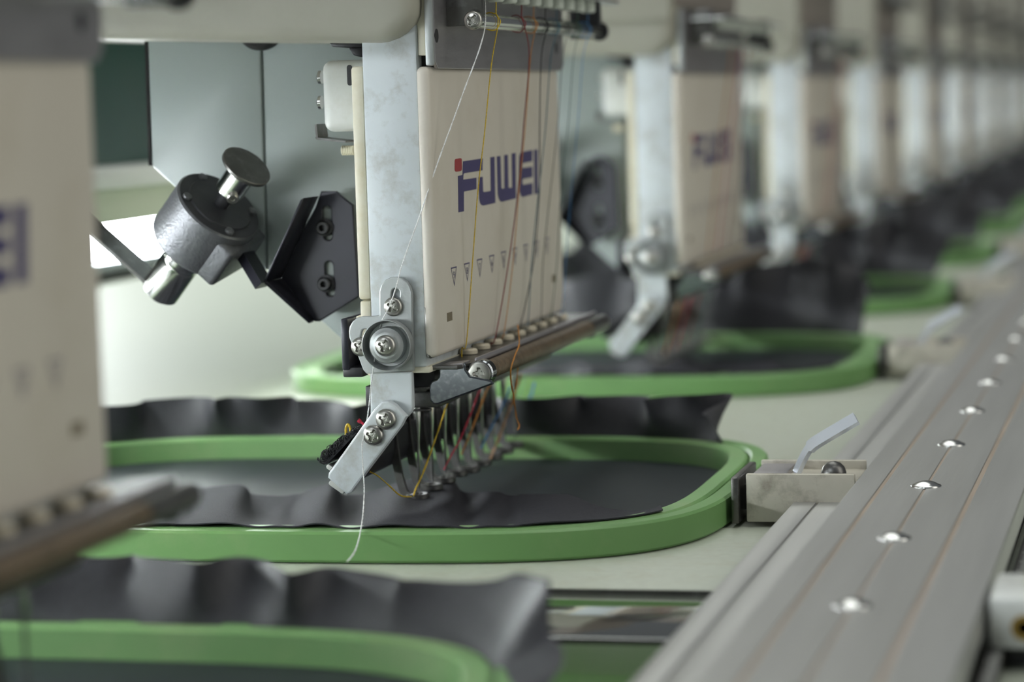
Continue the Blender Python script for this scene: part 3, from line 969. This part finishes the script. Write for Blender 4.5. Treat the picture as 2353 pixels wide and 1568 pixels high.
hn = {0: 'at the bottom left corner, nearest the camera', 1: 'under the sharp embroidery head', 2: 'under the first blurred head behind the sharp one',
      3: 'under the second head behind the sharp one', 4: 'under the third head behind the sharp one', 5: 'under the fourth head behind the sharp one',
      6: 'under the fifth head behind the sharp one', 7: 'under the sixth head behind the sharp one', 8: 'under the seventh head behind the sharp one', 9: 'under the eighth head behind the sharp one'}
lev_path = None
HOFF = {0: -.272, 1: 0.0}
for k in range(2, 10): HOFF[k] = D * (k - 1)
for k in range(10):
    T = Matrix.Translation((0, HOFF[k], 0))
    hp = root('embroidery_hoop', (HC.x, HC.y + HOFF[k], 0), 'green plastic embroidery hoop ' + hn[k], 'embroidery hoop', 'green embroidery hoops')
    obj('outer_ring', OUTER, None, hp, T)
    obj('inner_ring', INNER, None, hp, T)
    fb = root('hooped_fabric', (HC.x, HC.y + HOFF[k], 0), 'charcoal ruffled fabric in the hoop ' + hn[k], 'fabric', 'charcoal fabrics in the hoops')
    obj('flat_cloth', FLAT, None, fb, T)
    obj('front_flap', FR[0 if k == 1 else 1], None, fb, T)
    obj('rear_ruffle', BR[k if k < 2 else 2 + k % 2], None, fb, T)

# hoop clamps hooked on the rail
CL = {}
cl = root('hoop_clamp', (-.086, .628, .0), '', 'hoop clamp', 'hoop clamps on the rail')
obj('clamp_body', MB().box(-.0975, -.0722, .6155, .6172, .0012, .0125, .0004).box(-.0975, -.0722, .6395, .6410, .0012, .0125, .0004).box(-.0960, -.0722, .6165, .6400, .0088, .0104, .0003), 'clamp', cl)
obj('hook_plate', MB().box(-.1008, -.0990, .6140, .6420, .0010, .0118, .0004).box(-.0992, -.0960, .6230, .6330, .003, .009, .0003), 'dsteel', cl)
obj('top_plate', MB().box(-.0968, -.0890, .6178, .6388, .0104, .0118, .0003), 'steel', cl)
lvp = [at(1830, 1090, 1, .6270), at(1838, 1070, 1, .6270), at(1852, 1042, 1, .6270), at(1864, 1026, 1, .6270), at(1880, 1014, 1, .6270), at(1920, 990, 1, .6270), at(1968, 962, 1, .6270)]
obj('lever', MB().strip(spline(lvp, 5), (-.4, .6, .6), [.0020] * 14 + [.0030] * 17, .0013), 'lever', cl)
c = at(1927, 1080, 2, .0104)
obj('dome_nut', MB().lathe([(.0030, 0), (.0030, .0008), (.0026, .0020), (.0016, .0030), (.0004, .0034)], 24, Matrix.Translation((c.x, .6285, .0104))), 'dsteel', cl)
index_children()
for k in range(1, 10):
    r = cl if k == 1 else copy_tree(cl)
    r.location.y = .628 + HOFF[k]
    r['label'] = ('stained metal clamp with raised silver lever, ' if k == 1 else 'blurred metal lever clamp ') + 'holding the hoop ' + hn[k]

# ------------------------------------------------------------------ rail
R = root('frame_rail', (-.06, 2.5, 0), 'long flat aluminium frame rail with domed screws at the right', 'rail')
Y0, Y1 = -.4, 6.8
seg = []
gro = [(-.0645, .00045), (-.0546, .00028), (-.0437, .00055)]
xs = [-.071]
for g, w in gro: xs += [g - w, g + w]
xs.append(-.033)
rm = MB()
rm.box(-.071, -.033, Y0, Y1, .0060, .01155)
for i in range(0, len(xs), 2):
    rm.box(xs[i], xs[i + 1], Y0, Y1, .0112, .0120, .00012, 1)
obj('top_plate', rm, 'alu', R)
for g, w in gro:
    obj('groove', MB().box(g - w * .98, g + w * .98, Y0, Y1, .0115, .01172), 'groove', R)
obj('lower_flange', MB().box(-.0864, -.0812, Y0, Y1, .0022, .0060, .0002).box(-.0806, -.0712, Y0, Y1, .0022, .0060, .0002).box(-.0864, -.0712, Y0, Y1, .0021, .0055), 'alu', R)
obj('rail_foot', MB().box(-.0700, -.0345, Y0, Y1, .0004, .0061), 'black', R)
for i in range(-3, 40):
    obj('rail_screw', SCREW_RAIL, None, R, frame((-.0546, .6007 + .0711 * i, .0119), (0, 0, 1)))
# scale strip beside the rail, blocks at the right edge
s = root('scale_strip', (-.031, .7, 0), 'narrow dark strip with fine tick marks along the rail, right edge', 'scale')
obj('strip_base', MB().box(-.0326, -.0296, .2, 2.4, .0002, .0030, .0002), 'dsteel', s)
tk = MB()
for i in range(420):
    y = .38 + i * .0022
    tk.box(-.0312 if i % 5 else -.0318, -.0298, y, y + .0005, .0030, .00308)
obj('tick_marks', tk.mesh('tick_marks', 0), 'whitebox', s)
b = root('plastic_block', (-.02, .478, 0), 'white plastic block with a brass bush at the lower right edge', 'block')
obj('block_body', MB().box(-.0320, -.004, .4660, .4900, .0032, .0125, .0010), 'whitebox', b)
obj('bush', MB().lathe([(.0022, -.0002), (.0022, .0006), (.0012, .0006), (.0012, .0002)], 24, frame((-.0260, .4662, .0072), (0, -1, 0))), 'brass', b)
obj('block_foot', MB().box(-.0290, -.008, .4700, .4880, 0, .0034), 'black', b)

# ------------------------------------------------------------------ threads
def tmat(name, col):
    m = mat(name, col, .55, 0, .25, 2500)
    return m


TM = {}
for n_, c_ in dict(white=(.80, .82, .82), yellow=(.72, .50, .03), dred=(.22, .02, .025), orange=(.55, .23, .04), black=(.01, .01, .012), teal=(.03, .13, .19),
                   grey=(.09, .10, .09), green=(.04, .11, .07), blue=(.05, .20, .45), red=(.55, .02, .06), brown=(.38, .22, .10), ultra=(.03, .06, .42), lime=(.22, .45, .08)).items():
    TM[n_] = tmat('thread_' + n_, c_)


def thread(P, col, r, label, n=8, grp='sewing threads on the sharp head'):
    o = obj('thread', MB().tube(spline(P, n), r, 8).mesh('thread', 80), TM[col])
    return tag(o, label, 'thread', grp)


def twisted(P, r, n=10):
    """two plies wound round each other"""
    C = spline(P, n); mb = MB()
    L = 0; A = []; B = []
    for i, p in enumerate(C):
        if i: L += (p - C[i - 1]).length
        tg = (C[min(i + 1, len(C) - 1)] - C[max(i - 1, 0)]).normalized()
        u = tg.cross(Vector((0, 1, .1))).normalized(); w = tg.cross(u)
        a = 2 * math.pi * L / .0011
        d = u * math.cos(a) + w * math.sin(a)
        A.append(p + d * r * .45); B.append(p - d * r * .45)
    return mb.tube(A, r * .62, 6).tube(B, r * .62, 6)


def over_rod(i, px_top, py_top):
    """from an upper eyelet, once round the rod"""
    y = .6185 + .0128 * i
    P = [Vector((-.1545, y, UPZ - .002)), Vector((RX + .0016, y, RZ + .0030))]
    return P, y


def panel_thread(col, px_list, i, r, label, extra=None):
    # upper eyelet -> loop round the rod -> down the cover -> lower eyelet
    y = .6185 + .0128 * i
    P = [Vector((-.1545, y, .1300)), Vector((-.1545, y, UPZ - .003))]
    for a in (60, 0, -70, -150, -230, -290, -360):
        q = math.radians(a)
        P.append(Vector((RX + .0021 * math.cos(q), y - (60 - a) * .000006, RZ + .0021 * math.sin(q))))
    n = len(px_list)
    for j, (px, py) in enumerate(px_list):
        xx = (RX + .0019) + (-.1632 - (RX + .0019)) * ((j + 1) / n)
        P.append(at(px, py, 0, xx))
    P.append(P[-1] + Vector((-.0013, .0003, -.0016)))
    P.append(P[-1] + Vector((0, .0002, -.006)))
    o = obj('thread', MB().tube(spline(P, 6), r, 6).mesh('thread', 80), TM[col])
    tag(o, label, 'thread', 'sewing threads on the sharp head')


panel_thread('yellow', [(1129, 150), (1113, 310), (1099, 430), (1086, 600), (1072, 786)], 0, .00015, 'yellow thread running down the cover left of the others')
panel_thread('dred', [(1216, 130), (1204, 280), (1189, 450), (1166, 620), (1138, 776)], 2, .00015, 'dark red thread hanging down across the logo')
panel_thread('orange', [(1219, 130), (1208, 280), (1192, 450), (1177, 620), (1158, 766)], 3, .00012, 'thin orange thread just right of the dark red one')
panel_thread('black', [(1244, 130), (1240, 300), (1240, 430), (1226, 600), (1196, 748)], 4, .00015, 'black thread crossing the right end of the logo')
panel_thread('teal', [(1266, 130), (1253, 300), (1237, 450), (1222, 600), (1213, 745)], 5, .00013, 'teal thread next to the black one')
panel_thread('grey', [(1293, 130), (1282, 280), (1266, 430), (1248, 600), (1243, 738)], 6, .00012, 'grey thread near the right edge of the cover')
panel_thread('green', [(1318, 130), (1306, 280), (1290, 430), (1280, 600), (1266, 728)], 7, .00012, 'dark green thread hanging past the right edge of the cover')
panel_thread('blue', [(1340, 130), (1328, 280), (1312, 450), (1300, 600), (1290, 720)], 8, .00012, 'pale blue blurred thread farthest to the right of the cover')

# white thread down the side of the case, ending in a loose tail
P = [Vector((-.1560, .612, .128)), at(1113, 70, 1, .604), at(1060, 225, 1, .598), at(1000, 390, 1, .592), at(966, 492, 1, .5895), at(925, 605, 1, .5885), at(912, 655, 1, .5882), at(897, 698, 1, .5880), at(888, 718, 1, .5888), at(876, 742, 1, .5892),
     at(866, 790, 1, .5896), at(858, 845, 1, .5885), at(853, 882, 1, .5895), at(848, 932, 1, .5905), at(843, 968, 1, .5905), at(838, 990, 1, .5885), at(835, 1008, 1, .5876), at(832, 1025, 1, .5874), at(834, 1075, 1, .5874), at(837, 1130, 1, .583), at(832, 1200, 1, .566), at(818, 1262, 1, .546), at(797, 1292, 1, .532)]
o = obj('thread', twisted(P, .00017, 14).mesh('thread', 80), TM['white'])
tag(o, 'white twisted thread over the side of the sharp head, loose tail dangling over the hoop', 'thread', 'sewing threads on the sharp head')


def loose(col, lst, X, r, label, tw=True):
    P = [at(px, py, 0, X + dx) for px, py, dx in lst]
    o = obj('thread', (twisted(P, r, 8) if tw else MB().tube(spline(P, 6), r, 6)).mesh('thread', 80), TM[col])
    return tag(o, label, 'thread', 'sewing threads on the sharp head')


loose('yellow', [(1040, 890, .004), (1029, 924, .004), (1005, 995, .003), (975, 1080, .001), (957, 1120, .0003), (950, 1140, 0)], -.1778, .00024, 'yellow twisted thread slanting down to the nearest needle')
loose('yellow', [(945, 1142, 0), (920, 1139, -.001), (895, 1117, -.002), (868, 1094, -.004), (850, 1085, -.006)], -.1778, .00020, 'short yellow thread end going left from the nearest presser foot')
loose('red', [(1110, 880, .004), (1098, 908, .004), (1072, 975, .003), (1052, 1020, .002), (1035, 1050, .001), (1020, 1080, 0)], -.1778, .00024, 'bright red twisted thread slanting to the third needle')
loose('orange', [(1135, 870, .004), (1121, 892, .004), (1100, 945, .003), (1079, 1000, .002), (1060, 1045, 0)], -.1778, .00026, 'orange thread slanting between the middle needles')
loose('blue', [(1172, 890, .004), (1160, 922, .004), (1146, 950, .003), (1134, 972, .002), (1105, 1030, 0)], -.1778, .0003, 'light blue thread among the farther needles')
loose('brown', [(1196, 860, .004), (1183, 905, .004), (1165, 955, .003), (1143, 1015, .002), (1122, 1065, 0)], -.1778, .0004, 'thick tan thread bundle beside the farthest needles')
P = [at(1190, 748, 0, -.1590), at(1193, 790, 0, -.1535), at(1184, 815, 0, -.1533), at(1174, 848, 0, -.1535), at(1174, 875, 0, -.154), at(1181, 920, 0, -.155), at(1187, 960, 0, -.156), at(1193, 978, 0, -.156), at(1190, 988, 0, -.156)]
o = obj('thread', twisted(P, .00022, 8).mesh('thread', 80), TM['orange']); tag(o, 'orange thread draped over the brown roller, knotted end hanging free', 'thread', 'sewing threads on the sharp head')
P = [at(1191, 838, 0, -.1570), at(1186, 880, 0, -.158), at(1178, 930, 0, -.159)]
o = obj('thread', twisted(P, .0002, 8).mesh('thread', 80), TM['orange']); tag(o, 'short orange thread below the brown roller', 'thread', 'sewing threads on the sharp head')
P = [at(1182, 1010, 1, .735), at(1182, 1060, 1, .735), at(1181, 1135, 1, .735)]
o = obj('thread', twisted(P, .0005, 8).mesh('thread', 80), TM['ultra']); tag(o, 'ultramarine thread hanging straight down behind the last needle', 'thread', 'sewing threads on the sharp head')
P = [at(1218, 870, 1, .735), at(1210, 900, 1, .735), at(1196, 950, 1, .735)]
o = obj('thread', twisted(P, .0004, 8).mesh('thread', 80), TM['lime']); tag(o, 'lime green blurred thread right of the needles', 'thread', 'sewing threads on the sharp head')
P = [at(1228, 880, 1, .74), at(1222, 905, 1, .74), at(1212, 925, 1, .74)]
o = obj('thread', twisted(P, .0004, 8).mesh('thread', 80), TM['blue']); tag(o, 'short blue blurred thread right of the lime green one', 'thread', 'sewing threads on the sharp head')
P = [at(795, 1000, 1, .598), at(795, 985, 1, .598), at(799, 976, 1, .598), at(804, 982, 1, .598), at(807, 998, 1, .598)]
o = obj('thread', MB().tube(spline(P, 8), .0003, 8).mesh('thread', 80), TM['yellow']); tag(o, 'small yellow thread loop sticking up from the black hook pad', 'thread', 'sewing threads on the sharp head')
P = [at(842, 984, 1, .598), at(834, 974, 1, .598), at(823, 966, 1, .598)]
o = obj('thread', MB().tube(spline(P, 8), [.0003] * 12 + [.0005] * 5, 8).mesh('thread', 80), TM['red']); tag(o, 'tiny red thread end beside the slanted arm', 'thread', 'sewing threads on the sharp head')
# threads over the next heads, seen as soft coloured streaks
for k in (2, 3):
    for i, cname in enumerate(('orange', 'red', 'dred', 'green')):
        y = .640 + i * .02 + (k - 1) * D
        P = [Vector((-.1535, y, .117)), Vector((-.1590, y - .004, .075)), Vector((-.1625, y - .008, .044))]
        o = obj('thread', MB().tube(spline(P, 5), .00022, 6).mesh('thread', 80), TM[cname])
        tag(o, '%s thread over the cover of the %s head behind the sharp one' % ({'orange': 'orange', 'red': 'bright red', 'dred': 'dark red', 'green': 'green'}[cname], 'first' if k == 2 else 'second'), 'thread', 'threads on the blurred heads')
        P = [Vector((-.172, y - .004, .032)), Vector((-.1745, y - .010, .022)), Vector((-.1775, y - .016, .009))]
        o = obj('thread', MB().tube(spline(P, 5), .0004, 6).mesh('thread', 80), TM[cname])
        tag(o, 'blurred %s thread end at the needles of the %s head behind the sharp one' % ({'orange': 'orange', 'red': 'bright red', 'dred': 'dark red', 'green': 'green'}[cname], 'first' if k == 2 else 'second'), 'thread', 'threads on the blurred heads')
